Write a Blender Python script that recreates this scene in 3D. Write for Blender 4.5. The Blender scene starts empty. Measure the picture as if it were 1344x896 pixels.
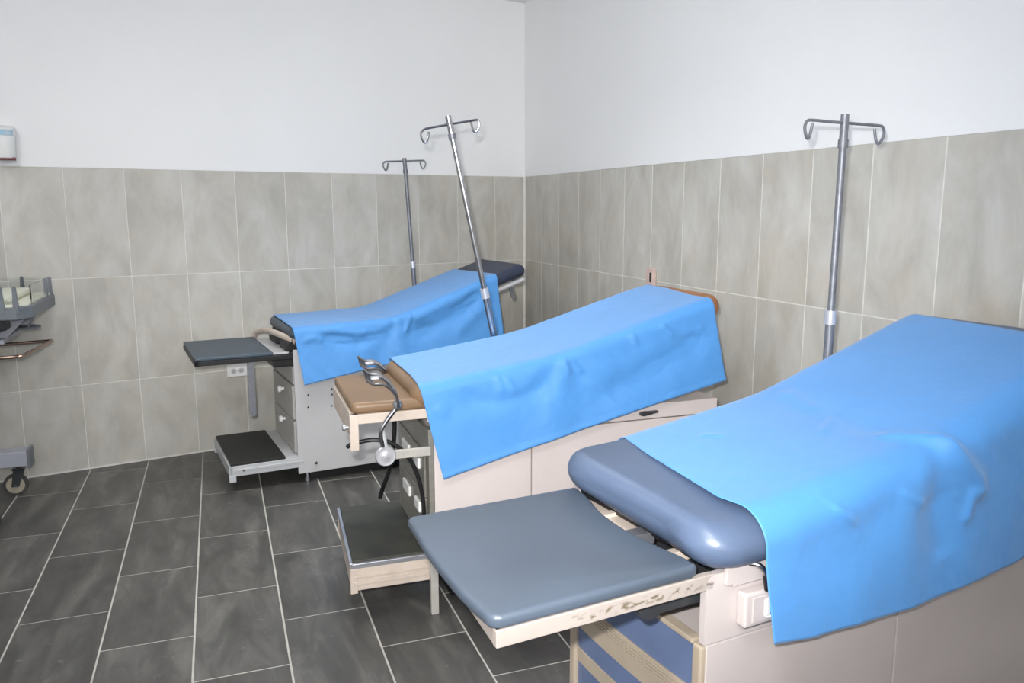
import bpy, bmesh, math, random
from mathutils import Vector, Matrix, noise
random.seed(7)
scene = bpy.context.scene
COL = scene.collection

# ------------------------------------------------------------------ camera
CAM = Vector((-2.1843, -5.5706, 1.4757))
F_PX = 1059.31
yaw, pitch, roll = (math.radians(a) for a in (-20.4918, -9.463, -0.1199))
fwd = Vector((math.sin(-yaw) * math.cos(pitch), math.cos(yaw) * math.cos(pitch), math.sin(pitch)))
rgt = Vector((math.cos(yaw), math.sin(yaw), 0)); upv = rgt.cross(fwd)
r2 = rgt * math.cos(roll) + upv * math.sin(roll)
u2 = upv * math.cos(roll) - rgt * math.sin(roll)
cd = bpy.data.cameras.new('camera'); cam = bpy.data.objects.new('camera', cd); COL.objects.link(cam)
cd.sensor_width = 36; cd.lens = F_PX * 36 / 1344; cd.clip_start = 0.02
m = Matrix((r2, u2, -fwd)).transposed().to_4x4(); m.translation = CAM
cam.matrix_world = m
scene.camera = cam

# ------------------------------------------------------------------ world, lights, exposure
w = bpy.data.worlds.new('world'); scene.world = w; w.use_nodes = True
w.node_tree.nodes['Background'].inputs[0].default_value = (0.9, 0.95, 1, 1)
w.node_tree.nodes['Background'].inputs[1].default_value = 0.05
vs = scene.view_settings
vs.view_transform = 'Standard'; vs.look = 'None'; vs.gamma = 1; vs.use_curve_mapping = False
vs.exposure = 0.0

def light(name, kind, loc, energy, color, **kw):
    d = bpy.data.lights.new(name, kind); d.energy = energy; d.color = color
    for k, v in kw.items(): setattr(d, k, v)
    o = bpy.data.objects.new(name, d); COL.objects.link(o); o.location = loc
    return o
# the photographer's flash: a small source beside the lens with a flash head's soft-edged beam
o = light('camera_flash', 'SPOT', CAM - r2 * 0.05 + u2 * 0.09, 355, (1, 0.995, 0.985), shadow_soft_size=0.025, spot_size=math.radians(80), spot_blend=1.0)
o.rotation_euler = cam.matrix_world.to_euler()
# unseen ceiling globes added as fill (their emitting globes are built further down): position, watts
FILL_LAMPS = [(-3.2, -2.7, 25), (-2.3, -5.2, 72)]
FILL_PANEL = (-1.55, -2.05)   # unseen panel added over the beds to brighten their tops
light('fill_panel_light', 'AREA', (FILL_PANEL[0], FILL_PANEL[1], 2.845), 13, (0.99, 1.0, 1.0), shape='RECTANGLE', size=1.15, size_y=0.55, spread=math.radians(105))
FILL_WINDOW_W = 19          # fill light from the added window behind the photographer

# ------------------------------------------------------------------ materials
def srgb(r, g, b):
    f = lambda c: (c / 255 / 12.92) if c / 255 <= 0.04045 else ((c / 255 + 0.055) / 1.055) ** 2.4
    return (f(r), f(g), f(b), 1)

def mat(name, rgb, rough=0.5, metal=0.0, var=0.06, scale=8.0, bump=0.0, bscale=60.0, coat=0.0, dark=None, stretch=(1, 1, 1)):
    """Plain procedural material: noise-varied colour, optional fine relief."""
    M = bpy.data.materials.new(name); M.use_nodes = True
    nt = M.node_tree; N = nt.nodes; L = nt.links; b = N['Principled BSDF']
    tc = N.new('ShaderNodeTexCoord'); mp = N.new('ShaderNodeMapping'); L.new(tc.outputs['Object'], mp.inputs[0])
    mp.inputs['Scale'].default_value = stretch
    nz = N.new('ShaderNodeTexNoise'); nz.inputs['Scale'].default_value = scale; nz.inputs['Detail'].default_value = 5
    L.new(mp.outputs[0], nz.inputs['Vector'])
    cr = N.new('ShaderNodeValToRGB'); c = srgb(*rgb)
    d = srgb(*dark) if dark else tuple(x * (1 - 2 * var) for x in c[:3]) + (1,)
    cr.color_ramp.elements[0].color = d; cr.color_ramp.elements[1].color = tuple(min(1, x * (1 + var)) for x in c[:3]) + (1,)
    cr.color_ramp.elements[0].position = 0.3; cr.color_ramp.elements[1].position = 0.65
    L.new(nz.outputs['Fac'], cr.inputs[0]); L.new(cr.outputs[0], b.inputs['Base Color'])
    b.inputs['Roughness'].default_value = rough; b.inputs['Metallic'].default_value = metal
    b.inputs['Coat Weight'].default_value = coat
    if bump:
        n2 = N.new('ShaderNodeTexNoise'); n2.inputs['Scale'].default_value = bscale; n2.inputs['Detail'].default_value = 4
        L.new(mp.outputs[0], n2.inputs['Vector'])
        bp = N.new('ShaderNodeBump'); bp.inputs['Strength'].default_value = bump; bp.inputs['Distance'].default_value = 0.004
        L.new(n2.outputs['Fac'], bp.inputs['Height']); L.new(bp.outputs[0], b.inputs['Normal'])
    return M

def tile_mat(name, c0, c1, c2, rough, stretch, streak, scuff=None, tone=0.12):
    """Stone-look ceramic: every tile object gets its own patch of the pattern."""
    M = bpy.data.materials.new(name); M.use_nodes = True
    nt = M.node_tree; N = nt.nodes; L = nt.links; b = N['Principled BSDF']
    tc = N.new('ShaderNodeTexCoord'); oi = N.new('ShaderNodeObjectInfo')
    ml = N.new('ShaderNodeMath'); ml.operation = 'MULTIPLY'; ml.inputs[1].default_value = 57.0
    L.new(oi.outputs['Random'], ml.inputs[0])
    ad = N.new('ShaderNodeVectorMath'); ad.operation = 'ADD'
    L.new(tc.outputs['Object'], ad.inputs[0]); L.new(ml.outputs[0], ad.inputs[1])
    mp = N.new('ShaderNodeMapping'); mp.inputs['Scale'].default_value = stretch; L.new(ad.outputs[0], mp.inputs[0])
    n1 = N.new('ShaderNodeTexNoise'); n1.inputs['Scale'].default_value = streak; n1.inputs['Detail'].default_value = 7
    n1.inputs['Roughness'].default_value = 0.62; n1.inputs['Distortion'].default_value = 0.5
    L.new(mp.outputs[0], n1.inputs['Vector'])
    cr = N.new('ShaderNodeValToRGB'); e = cr.color_ramp.elements
    e[0].position = 0.3; e[0].color = srgb(*c0); e[1].position = 0.72; e[1].color = srgb(*c2)
    x = e.new(0.5); x.color = srgb(*c1)
    L.new(n1.outputs['Fac'], cr.inputs[0])
    hs = N.new('ShaderNodeHueSaturation'); L.new(cr.outputs[0], hs.inputs['Color'])
    mr = N.new('ShaderNodeMapRange'); mr.inputs['To Min'].default_value = 1 - tone; mr.inputs['To Max'].default_value = 1 + tone
    L.new(oi.outputs['Random'], mr.inputs[0]); L.new(mr.outputs[0], hs.inputs['Value'])
    col = hs.outputs[0]
    # warm blotches
    n2 = N.new('ShaderNodeTexNoise'); n2.inputs['Scale'].default_value = 6; n2.inputs['Detail'].default_value = 3
    L.new(ad.outputs[0], n2.inputs['Vector'])
    r2_ = N.new('ShaderNodeMapRange'); r2_.inputs['From Min'].default_value = 0.5; r2_.inputs['From Max'].default_value = 0.8; r2_.inputs['To Max'].default_value = 0.35
    L.new(n2.outputs['Fac'], r2_.inputs[0])
    mx = N.new('ShaderNodeMix'); mx.data_type = 'RGBA'; L.new(r2_.outputs[0], mx.inputs['Factor']); L.new(col, mx.inputs['A'])
    mx.inputs['B'].default_value = srgb(*(scuff or (196, 184, 164))); col = mx.outputs['Result']
    if scuff:   # dusty footprints and plaster specks
        n3 = N.new('ShaderNodeTexNoise'); n3.inputs['Scale'].default_value = 28; n3.inputs['Detail'].default_value = 4
        L.new(ad.outputs[0], n3.inputs['Vector'])
        r3 = N.new('ShaderNodeMapRange'); r3.inputs['From Min'].default_value = 0.66; r3.inputs['From Max'].default_value = 0.85; r3.inputs['To Max'].default_value = 0.55
        L.new(n3.outputs['Fac'], r3.inputs[0])
        m3 = N.new('ShaderNodeMix'); m3.data_type = 'RGBA'; L.new(r3.outputs[0], m3.inputs['Factor']); L.new(col, m3.inputs['A'])
        m3.inputs['B'].default_value = srgb(150, 150, 150); col = m3.outputs['Result']
    L.new(col, b.inputs['Base Color']); b.inputs['Roughness'].default_value = rough
    bp = N.new('ShaderNodeBump'); bp.inputs['Strength'].default_value = 0.12; bp.inputs['Distance'].default_value = 0.002
    L.new(n1.outputs['Fac'], bp.inputs['Height']); L.new(bp.outputs[0], b.inputs['Normal'])
    return M

def emit_mat(name, rgb, strength):
    M = bpy.data.materials.new(name); M.use_nodes = True
    b = M.node_tree.nodes['Principled BSDF']
    b.inputs['Base Color'].default_value = srgb(*rgb); b.inputs['Emission Color'].default_value = srgb(*rgb)
    b.inputs['Emission Strength'].default_value = strength
    return M

def glass_mat(name):
    M = bpy.data.materials.new(name); M.use_nodes = True
    b = M.node_tree.nodes['Principled BSDF']
    b.inputs['Base Color'].default_value = (0.93, 0.96, 0.96, 1); b.inputs['Transmission Weight'].default_value = 1
    b.inputs['Roughness'].default_value = 0.05; b.inputs['IOR'].default_value = 1.2
    return M

def chipped_mat(name, rgb):
    """Cream paint with rusty chips along the middle of the rail."""
    M = mat(name, rgb, 0.45, 0, 0.03, 10)
    nt = M.node_tree; N = nt.nodes; L = nt.links; b = N['Principled BSDF']
    src = b.inputs['Base Color'].links[0].from_socket
    tc = N.new('ShaderNodeTexCoord'); mp = N.new('ShaderNodeMapping'); mp.inputs['Scale'].default_value = (1, 1, 2.2)
    L.new(tc.outputs['Object'], mp.inputs[0])
    n = N.new('ShaderNodeTexNoise'); n.inputs['Scale'].default_value = 55; n.inputs['Detail'].default_value = 5
    L.new(mp.outputs[0], n.inputs['Vector'])
    sx = N.new('ShaderNodeSeparateXYZ'); L.new(tc.outputs['Object'], sx.inputs[0])
    def rng(sock, a, b_, c, d):
        r = N.new('ShaderNodeMapRange'); r.inputs['From Min'].default_value = a; r.inputs['From Max'].default_value = b_
        r.inputs['To Min'].default_value = c; r.inputs['To Max'].default_value = d; L.new(sock, r.inputs[0]); return r.outputs[0]
    def mul(a, b_):
        q = N.new('ShaderNodeMath'); q.operation = 'MULTIPLY'; L.new(a, q.inputs[0]); L.new(b_, q.inputs[1]); return q.outputs[0]
    band = mul(rng(sx.outputs['Z'], 0.749, 0.756, 0, 1), rng(sx.outputs['Z'], 0.764, 0.770, 1, 0))
    along = mul(rng(sx.outputs['X'], -0.34, -0.27, 0, 1), rng(sx.outputs['X'], -0.03, 0.0, 1, 0))
    f = mul(mul(band, along), rng(n.outputs['Fac'], 0.50, 0.60, 0, 0.85))
    mx = N.new('ShaderNodeMix'); mx.data_type = 'RGBA'; L.new(f, mx.inputs['Factor']); L.new(src, mx.inputs['A'])
    mx.inputs['B'].default_value = srgb(96, 84, 62); L.new(mx.outputs['Result'], b.inputs['Base Color'])
    return M

MT = dict(
    paint=mat('white_wall_paint', (240, 240, 239), 0.55, 0, 0.012, 1.2, 0.10, 45),
    ceil=mat('ceiling_paint', (238, 238, 238), 0.8, 0, 0.02, 2),
    grout=mat('wall_grout', (222, 220, 213), 0.8, 0, 0.05, 20),
    fgrout=mat('floor_grout', (186, 184, 175), 0.8, 0, 0.08, 12),
    bead=mat('white_caulk', (222, 220, 214), 0.6, 0, 0.05, 14),
    wtile=tile_mat('beige_stone_tile', (173, 169, 159), (190, 187, 178), (205, 203, 197), 0.45, (1.2, 1.2, 0.62), 4.6, tone=0.035),
    ftile=tile_mat('charcoal_slate_tile', (62, 61, 58), (79, 78, 75), (110, 108, 103), 0.40, (2.0, 0.55, 1), 5.0, scuff=(96, 93, 87), tone=0.10),
    cloth=mat('blue_nonwoven_cloth', (78, 145, 211), 0.60, 0, 0.02, 5, 0.25, 55),
    grey=mat('light_grey_enamel', (188, 187, 188), 0.42, 0, 0.02, 4),
    greydk=mat('grey_drawer_enamel', (176, 173, 168), 0.45, 0, 0.03, 5),
    beige=mat('beige_enamel', (210, 199, 195), 0.42, 0, 0.02, 4),
    beige3=mat('pinkish_beige_enamel', (194, 184, 181), 0.42, 0, 0.02, 4),
    cream=mat('cream_enamel', (204, 190, 178), 0.45, 0, 0.04, 9, dark=(188, 174, 160)),
    chipped=chipped_mat('chipped_cream_enamel', (168, 158, 151)),
    trimbeige=mat('tan_plastic_trim', (172, 158, 140), 0.5, 0, 0.04, 8),
    navy=mat('navy_vinyl', (44, 53, 74), 0.42, 0, 0.05, 6, 0.08, 160),
    slate=mat('dark_slate_vinyl', (60, 74, 86), 0.45, 0, 0.05, 6, 0.08, 160),
    tan=mat('tan_vinyl', (128, 103, 78), 0.40, 0, 0.05, 6, 0.08, 160),
    brown=mat('caramel_vinyl', (160, 102, 56), 0.40, 0, 0.05, 6, 0.08, 160),
    blue=mat('slate_blue_vinyl', (84, 99, 124), 0.36, 0, 0.05, 5, 0.06, 160),
    bluepad=mat('grey_blue_vinyl', (78, 88, 101), 0.36, 0, 0.05, 5, 0.06, 160),
    bluedr=mat('slate_blue_laminate', (96, 112, 146), 0.35, 0, 0.05, 7),
    steel=mat('brushed_steel_front', (150, 147, 138), 0.38, 0.45, 0.06, 9, stretch=(1, 1, 3)),
    chrome=mat('chrome', (176, 176, 180), 0.2, 1.0, 0.02, 10),
    chrome2=mat('worn_chrome', (150, 150, 154), 0.30, 1.0, 0.08, 40),
    dullchrome=mat('dull_grey_chrome', (126, 128, 134), 0.46, 0.5, 0.08, 60),
    collar=mat('bright_collar_metal', (214, 214, 218), 0.3, 0.6, 0.02, 10),
    alu=mat('aluminium_trim', (188, 190, 196), 0.35, 0.8, 0.04, 20),
    postmetal=mat('satin_post_metal', (196, 192, 184), 0.4, 0.35, 0.06, 20),
    black=mat('black_plastic', (22, 22, 24), 0.45, 0, 0.05, 12),
    rubber=mat('black_ribbed_rubber', (30, 31, 29), 0.55, 0, 0.12, 18, 0.2, 90, dark=(22, 22, 21)),
    rubber2=mat('dusty_olive_rubber', (58, 58, 48), 0.6, 0, 0.1, 9, 0.2, 90, dark=(44, 45, 40)),
    dgrey=mat('dark_grey_metal', (74, 76, 80), 0.35, 0.5, 0.06, 14),
    white=mat('white_plastic', (232, 232, 230), 0.35, 0, 0.02, 10),
    hole=mat('dark_hole', (40, 38, 38), 0.7, 0, 0.1, 30),
    rail=mat('pale_grey_rail', (196, 198, 200), 0.35, 0.2, 0.03, 10),
    crib=mat('blue_grey_plastic', (112, 117, 124), 0.45, 0, 0.03, 10),
    cribl=mat('pale_lilac_grey_enamel', (166, 168, 178), 0.4, 0, 0.03, 10),
    mattress=mat('cream_mattress', (226, 226, 208), 0.6, 0, 0.03, 10),
    tyre=mat('grey_caster_tyre', (70, 68, 66), 0.6, 0, 0.05, 20),
    wheel=mat('cream_caster_wheel', (166, 158, 140), 0.5, 0, 0.05, 20),
    bronze=mat('brown_chrome_rail', (150, 128, 116), 0.2, 0.9, 0.04, 20),
    pink=mat('pink_plastic', (206, 182, 174), 0.5, 0, 0.06, 30),
    red=mat('dark_red_plastic', (120, 40, 52), 0.4, 0, 0.05, 30),
    lightblue=mat('light_blue_print', (150, 186, 210), 0.4, 0, 0.15, 60, dark=(196, 208, 214)),
    lens=glass_mat('clear_acrylic'),
)

_b = MT['cloth'].node_tree.nodes['Principled BSDF']
_b.inputs['Sheen Weight'].default_value = 0.22; _b.inputs['Sheen Roughness'].default_value = 0.5; _b.inputs['Sheen Tint'].default_value = (0.9, 0.95, 1, 1)

# ------------------------------------------------------------------ helpers
class MB:
    """Collects shapes into one bmesh; build() links them as one object."""
    def __init__(s): s.bm = bmesh.new(); s.smooth = False
    def box(s, x0, x1, y0, y1, z0, z1, bev=0.0, seg=2):
        b = bmesh.new(); bmesh.ops.create_cube(b, size=1)
        for v in b.verts:
            v.co = Vector(((x0 + x1) / 2 + v.co.x * (x1 - x0), (y0 + y1) / 2 + v.co.y * (y1 - y0), (z0 + z1) / 2 + v.co.z * (z1 - z0)))
        if bev: bmesh.ops.bevel(b, geom=b.edges[:], offset=bev, segments=seg, profile=0.5, affect='EDGES')
        return s.merge(b)
    def merge(s, b, M=None):
        if M is not None: bmesh.ops.transform(b, matrix=M, verts=b.verts[:])
        me = bpy.data.meshes.new('tmp'); b.to_mesh(me); b.free(); s.bm.from_mesh(me); bpy.data.meshes.remove(me)
        return s
    def prism(s, poly, a, b_, axis='z', bev=0.0, seg=2):
        """poly in the plane across `axis`, extruded from a to b_."""
        mk = {'z': lambda p, h: (p[0], p[1], h), 'y': lambda p, h: (p[0], h, p[1]), 'x': lambda p, h: (h, p[0], p[1])}[axis]
        b = bmesh.new(); n = len(poly)
        lo = [b.verts.new(mk(p, a)) for p in poly]; hi = [b.verts.new(mk(p, b_)) for p in poly]
        b.faces.new(lo); b.faces.new(hi)
        for i in range(n): b.faces.new((lo[i], lo[(i + 1) % n], hi[(i + 1) % n], hi[i]))
        bmesh.ops.recalc_face_normals(b, faces=b.faces[:])
        if bev: bmesh.ops.bevel(b, geom=b.edges[:], offset=bev, segments=seg, profile=0.5, affect='EDGES')
        return s.merge(b)
    def tube(s, path, r, n=12, caps=True, flat=1.0):
        P = [Vector(p) for p in path]; R = r if isinstance(r, (list, tuple)) else [r] * len(P)
        b = bmesh.new(); rings = []; up = None
        for i, p in enumerate(P):
            t = (P[min(i + 1, len(P) - 1)] - P[max(i - 1, 0)]).normalized()
            if up is None: up = Vector((0, 0, 1)) if abs(t.z) < 0.9 else Vector((0, 1, 0))
            up = (up - t * up.dot(t)).normalized(); sd = t.cross(up)
            rings.append([b.verts.new(p + (up * math.cos(a) * flat + sd * math.sin(a)) * R[i]) for a in (2 * math.pi * k / n for k in range(n))])
        for A, B in zip(rings, rings[1:]):
            for k in range(n): b.faces.new((A[k], A[(k + 1) % n], B[(k + 1) % n], B[k]))
        if caps: b.faces.new(rings[0][::-1]); b.faces.new(rings[-1])
        bmesh.ops.recalc_face_normals(b, faces=b.faces[:]); s.smooth = True
        return s.merge(b)
    def cyl(s, p, q, r, n=20): return s.tube([p, q], r, n)
    def lathe(s, prof, M=None, n=24):
        """prof: (radius, height) pairs about the local z axis."""
        b = bmesh.new(); rings = []
        for r, h in prof:
            rings.append([b.verts.new((r * math.cos(a), r * math.sin(a), h)) for a in (2 * math.pi * k / n for k in range(n))])
        for A, B in zip(rings, rings[1:]):
            for k in range(n): b.faces.new((A[k], A[(k + 1) % n], B[(k + 1) % n], B[k]))
        b.faces.new(rings[0][::-1]); b.faces.new(rings[-1])
        bmesh.ops.recalc_face_normals(b, faces=b.faces[:]); s.smooth = True
        return s.merge(b, M)
    def build(s, name, mt, parent=None, label=None):
        me = bpy.data.meshes.new(name); s.bm.to_mesh(me); s.bm.free()
        return link(name, me, mt, parent, label, s.smooth)

def link(name, me, mt, parent=None, label=None, smooth=False):
    o = bpy.data.objects.new(name, me); COL.objects.link(o)
    if not me.materials: me.materials.append(MT[mt])
    if smooth:
        me.polygons.foreach_set('use_smooth', [True] * len(me.polygons))
        try: me.set_sharp_from_angle(angle=math.radians(38))
        except Exception: pass
    o.parent = parent
    if label: o['label'] = label
    return o

def tag(o, label, cat=None, group=None, kind=None):
    o['label'] = label
    if cat: o['category'] = cat
    if group: o['group'] = group
    if kind: o['kind'] = kind
    return o
def thing(name, label, cat, loc, deg=0.0, group=None):
    o = bpy.data.objects.new(name, None); COL.objects.link(o); o.empty_display_size = 0.1
    o.location = loc; o.rotation_euler = (0, 0, math.radians(deg))
    return tag(o, label, cat, group)

def smooth_path(pts, n=8):
    P = [Vector(p) for p in pts]; out = []
    for i in range(len(P) - 1):
        a, b, c, d = P[max(i - 1, 0)], P[i], P[i + 1], P[min(i + 2, len(P) - 1)]
        for k in range(n):
            t = k / n
            out.append(0.5 * ((2 * b) + (c - a) * t + (2 * a - 5 * b + 4 * c - d) * t * t + (3 * b - a - 3 * c + d) * t ** 3))
    out.append(P[-1]); return out
def interp(x, tab):
    if x <= tab[0][0]: return tab[0][1]
    for (a, p), (b, q) in zip(tab, tab[1:]):
        if x <= b: return p + (q - p) * (x - a) / (b - a)
    return tab[-1][1]
def sinterp(x, tab, r=0.05):
    return sum(interp(x + d * r, tab) for d in (-1, -.5, 0, .5, 1)) / 5
def clip_poly(poly, room):
    """Sutherland-Hodgman against a convex counter-clockwise polygon."""
    out = poly
    for i in range(len(room)):
        a, b = room[i], room[(i + 1) % len(room)]; src, out = out, []
        side = lambda p: (b[0] - a[0]) * (p[1] - a[1]) - (b[1] - a[1]) * (p[0] - a[0])
        for j in range(len(src)):
            p, q = src[j - 1], src[j]; sp, sq = side(p), side(q)
            if (sp >= 0) != (sq >= 0):
                t = sp / (sp - sq); out.append((p[0] + (q[0] - p[0]) * t, p[1] + (q[1] - p[1]) * t))
            if sq >= 0: out.append(q)
        if not out: return []
    return out

# ------------------------------------------------------------------ the room
HC, HT = 2.885, 1.691
WD = Vector((-0.982024, -0.188757, 0)); WN = Vector((0.188757, -0.982024, 0))   # along the back wall; into the room
WANG = math.atan2(-WD.y, -WD.x)
XL, YF = -4.6, -7.2
BL = -XL / -WD.x * 1.0
PBL = (XL, WD.y * BL)
room = [(0, 0), PBL, (XL, YF), (0, YF)]            # counter-clockwise

o = MB().prism([(0.14, 0.3), (XL - 0.1, PBL[1] + 0.3), (XL - 0.1, YF - 0.1), (0.14, YF - 0.1)], -0.12, -0.0012).build('floor', 'fgrout')
tag(o, 'dark charcoal slate tiled floor with pale grout lines', kind='structure'); floor = o
o = MB().prism([(0.14, 0.3), (XL - 0.1, PBL[1] + 0.3), (XL - 0.1, YF - 0.1), (0.14, YF - 0.1)], HC, HC + 0.1).build('ceiling', 'ceil')
tag(o, 'plain white painted ceiling', kind='structure')

def wall(name, loc, ang, length, label, tiled=True):
    """Wall along local -x from loc; room side faces local -y. Grout bed below, painted plaster above."""
    b = MB(); b.box(-length, 0.0, 0.0014, 0.12, 0, HT); b.box(-length, 0.0, -0.0025, 0.12, HT, HC)
    o = b.build(name, 'grout'); me = o.data; me.materials.append(MT['paint'])
    for p in me.polygons:
        if p.center.z > HT + 0.001 or not tiled: p.material_index = 1
    o.location = loc; o.rotation_euler = (0, 0, ang); return tag(o, label, kind='structure')
wall_back = wall('wall_back', (0, 0, 0), WANG, BL + 0.1, 'white wall behind the grey bed with beige stone tile wainscot')
b = MB(); b.box(0.0014, 0.12, YF, 0.0, 0, HT); b.box(-0.0025, 0.12, YF, 0.0, HT, HC)
wall_right = b.build('wall_right', 'grout'); wall_right.data.materials.append(MT['paint'])
for p in wall_right.data.polygons:
    if p.center.z > HT + 0.001: p.material_index = 1
tag(wall_right, 'white wall at the bed heads with beige stone tile wainscot', kind='structure')
tag(MB().box(XL - 0.1, XL, YF, PBL[1] + 0.02, 0, HC).build('wall_left', 'paint'), 'plain white wall outside the left of the view', kind='structure')
tag(MB().box(XL, 0.0, YF - 0.1, YF, 0, HC).build('wall_front', 'paint'), 'plain white wall behind the photographer', kind='structure')

# wall tiles: one mesh per size, shared by alike tiles, each an object of its own
_tm = {}
def tile_mesh(wd, ht):
    k = (round(wd, 4), round(ht, 4))
    if k not in _tm:
        b = bmesh.new(); bmesh.ops.create_cube(b, size=1)
        for v in b.verts: v.co = Vector((v.co.x * wd, v.co.y * 0.004 + 0.002, v.co.z * ht))
        fr = [e for e in b.edges if all(v.co.y < 0.001 for v in e.verts)]
        bmesh.ops.bevel(b, geom=fr, offset=0.0008, segments=1, affect='EDGES')
        me = bpy.data.meshes.new('wall_tile'); b.to_mesh(me); b.free(); me.materials.append(MT['wtile']); _tm[k] = me
    return _tm[k]
G = 0.0046
rows = [(0.006, 0.491), (0.491, 1.091), (1.091, HT)]
def lay(parent, joints, place):
    for a, c in zip(joints, joints[1:]):
        for z0, z1 in rows:
            me = tile_mesh(c - a - G, z1 - z0 - G)
            t = bpy.data.objects.new('tile', me); COL.objects.link(t); t.parent = parent
            place(t, (a + c) / 2, (z0 + z1) / 2)
def place_back(t, s, z):
    t.location = (-s, random.uniform(-0.0003, 0.0003), z)
def place_right(t, s, z):
    t.location = (random.uniform(-0.0003, 0.0003), -s, z); t.rotation_euler = (0, 0, -math.pi / 2)
jb = [0.004, 0.2514]
while jb[-1] < BL - 0.3: jb.append(jb[-1] + 0.3)
jb.append(BL); lay(wall_back, jb, place_back)
jr = [0.004, 0.0189 + 0.3]
while jr[-1] < -YF - 0.3: jr.append(jr[-1] + 0.3)
jr.append(-YF); lay(wall_right, jr, place_right)

# floor tiles, half bond, parallel to the right-hand wall
fr_ = math.radians(-0.525); cf, sf = math.cos(fr_), math.sin(fr_)
FX, FW, FL, FG = -2.2852, 0.30, 0.595, 0.0034
room_in = [(-0.004, -0.005), (PBL[0] + 0.004, PBL[1] - 0.005), (XL + 0.004, YF + 0.004), (-0.004, YF + 0.004)]
_fm = {}
for i in range(-9, 10):
    x0, x1 = FX + FW * (i - 1) + FG, FX + FW * i - FG
    off = -0.966 if i % 2 == 0 else -1.267
    for r in range(-4, 14):
        y1, y0 = off - FL * r - FG, off - FL * (r + 1) + FG
        q = [(x0, y0), (x1, y0), (x1, y1), (x0, y1)]
        q = [(x * cf - y * sf, x * sf + y * cf) for x, y in q]
        c = clip_poly(q, room_in)
        if len(c) < 3: continue
        area = abs(sum(c[k - 1][0] * c[k][1] - c[k][0] * c[k - 1][1] for k in range(len(c)))) / 2
        if area < 0.002: continue
        cx = sum(p[0] for p in c) / len(c); cy = sum(p[1] for p in c) / len(c)
        full = area > (FW - 2 * FG) * (FL - 2 * FG) * 0.9999
        if full and 'f' in _fm: me = _fm['f']
        else:
            b = MB().prism([(p[0] - cx, p[1] - cy) for p in c], -0.004, 0.0)
            me = bpy.data.meshes.new('floor_tile'); b.bm.to_mesh(me); b.bm.free(); me.materials.append(MT['ftile'])
            if full: _fm['f'] = me
        t = bpy.data.objects.new('tile', me); COL.objects.link(t); t.parent = floor; t.location = (cx, cy, random.uniform(-0.0002, 0.0002))

# corner bead and caulk along the floor
b = MB().prism([(-0.012, -0.004), (0.003, -0.012), (0.004, 0.004), (-0.006, 0.003)], 0, HT)
tag(b.build('trim_1', 'bead'), 'white corner bead between the two tiled walls', kind='structure')
b = MB().box(-BL + 0.02, -0.01, -0.007, 0.003, 0.0005, 0.007)
o = b.build('trim_2', 'bead'); o.rotation_euler = (0, 0, WANG); tag(o, 'white caulk line where back wall meets floor', kind='structure')
b = MB().box(-0.007, 0.003, YF + 0.02, -0.02, 0.0005, 0.007)
tag(b.build('trim_3', 'bead'), 'white caulk line where right wall meets floor', kind='structure')

# added fill lamps on the ceiling (above the view)
for k, (lx, ly, watts) in enumerate(FILL_LAMPS):
    t = thing('fill_ceiling_light', ('added white globe fill light above the infant warmer', 'added white globe fill light above the photographer')[k], 'light', (lx, ly, 2.60), 0, 'added ceiling lights')
    MB().lathe([(0.03, 0.13), (0.07, 0.15), (0.075, 0.28), (0.06, 0.285)], None, 24).build('lamp_base', 'white', t)
    rg = 0.13
    MT['globe'] = emit_mat('fill_globe', (252, 252, 255), watts / (math.pi * 4 * math.pi * rg * rg))
    MB().lathe([(rg * math.sin(a), -rg * math.cos(a)) for a in [0.05 + k2 * (math.pi - 0.1) / 16 for k2 in range(17)]], None, 32).build('globe', 'globe', t)
t = thing('fill_ceiling_light', 'added ceiling fill panel above the beds, out of view', 'light', (FILL_PANEL[0], FILL_PANEL[1], 2.852), 0, 'added ceiling lights')
MT['tube'] = emit_mat('fill_diffuser', (250, 252, 255), 1.2)
MB().box(-0.575, 0.575, -0.275, 0.275, 0.002, 0.006).build('diffuser', 'tube', t)
for a in ((-0.62, 0.62, -0.32, -0.28), (-0.62, 0.62, 0.28, 0.32), (-0.62, -0.58, -0.28, 0.28), (0.58, 0.62, -0.28, 0.28)): MB().box(a[0], a[1], a[2], a[3], -0.012, 0.032, 0.002).build('panel_frame', 'white', t)
# made-up window behind the photographer; its glowing panes add soft frontal light
wn = MB(); WX0, WX1, WZ0, WZ1 = -3.6, -1.6, 0.95, 2.15
for a in ((WX0 - 0.06, WX1 + 0.06, WZ0 - 0.06, WZ0), (WX0 - 0.06, WX1 + 0.06, WZ1, WZ1 + 0.06), (WX0 - 0.06, WX0, WZ0, WZ1), (WX1, WX1 + 0.06, WZ0, WZ1), ((WX0 + WX1) / 2 - 0.02, (WX0 + WX1) / 2 + 0.02, WZ0, WZ1)):
    wn.box(a[0], a[1], YF, YF + 0.05, a[2], a[3], 0.004)
wn = tag(wn.build('fill_window_1', 'white'), 'added white framed window with glowing panes behind the photographer', kind='structure')
MT['fill_glow'] = emit_mat('fill_pane', (246, 250, 255), FILL_WINDOW_W / (math.pi * (WX1 - WX0) * (WZ1 - WZ0)))
for x0, x1 in ((WX0, (WX0 + WX1) / 2 - 0.02), ((WX0 + WX1) / 2 + 0.02, WX1)): MB().box(x0, x1, YF + 0.012, YF + 0.018, WZ0, WZ1).build('pane', 'fill_glow', wn)

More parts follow.
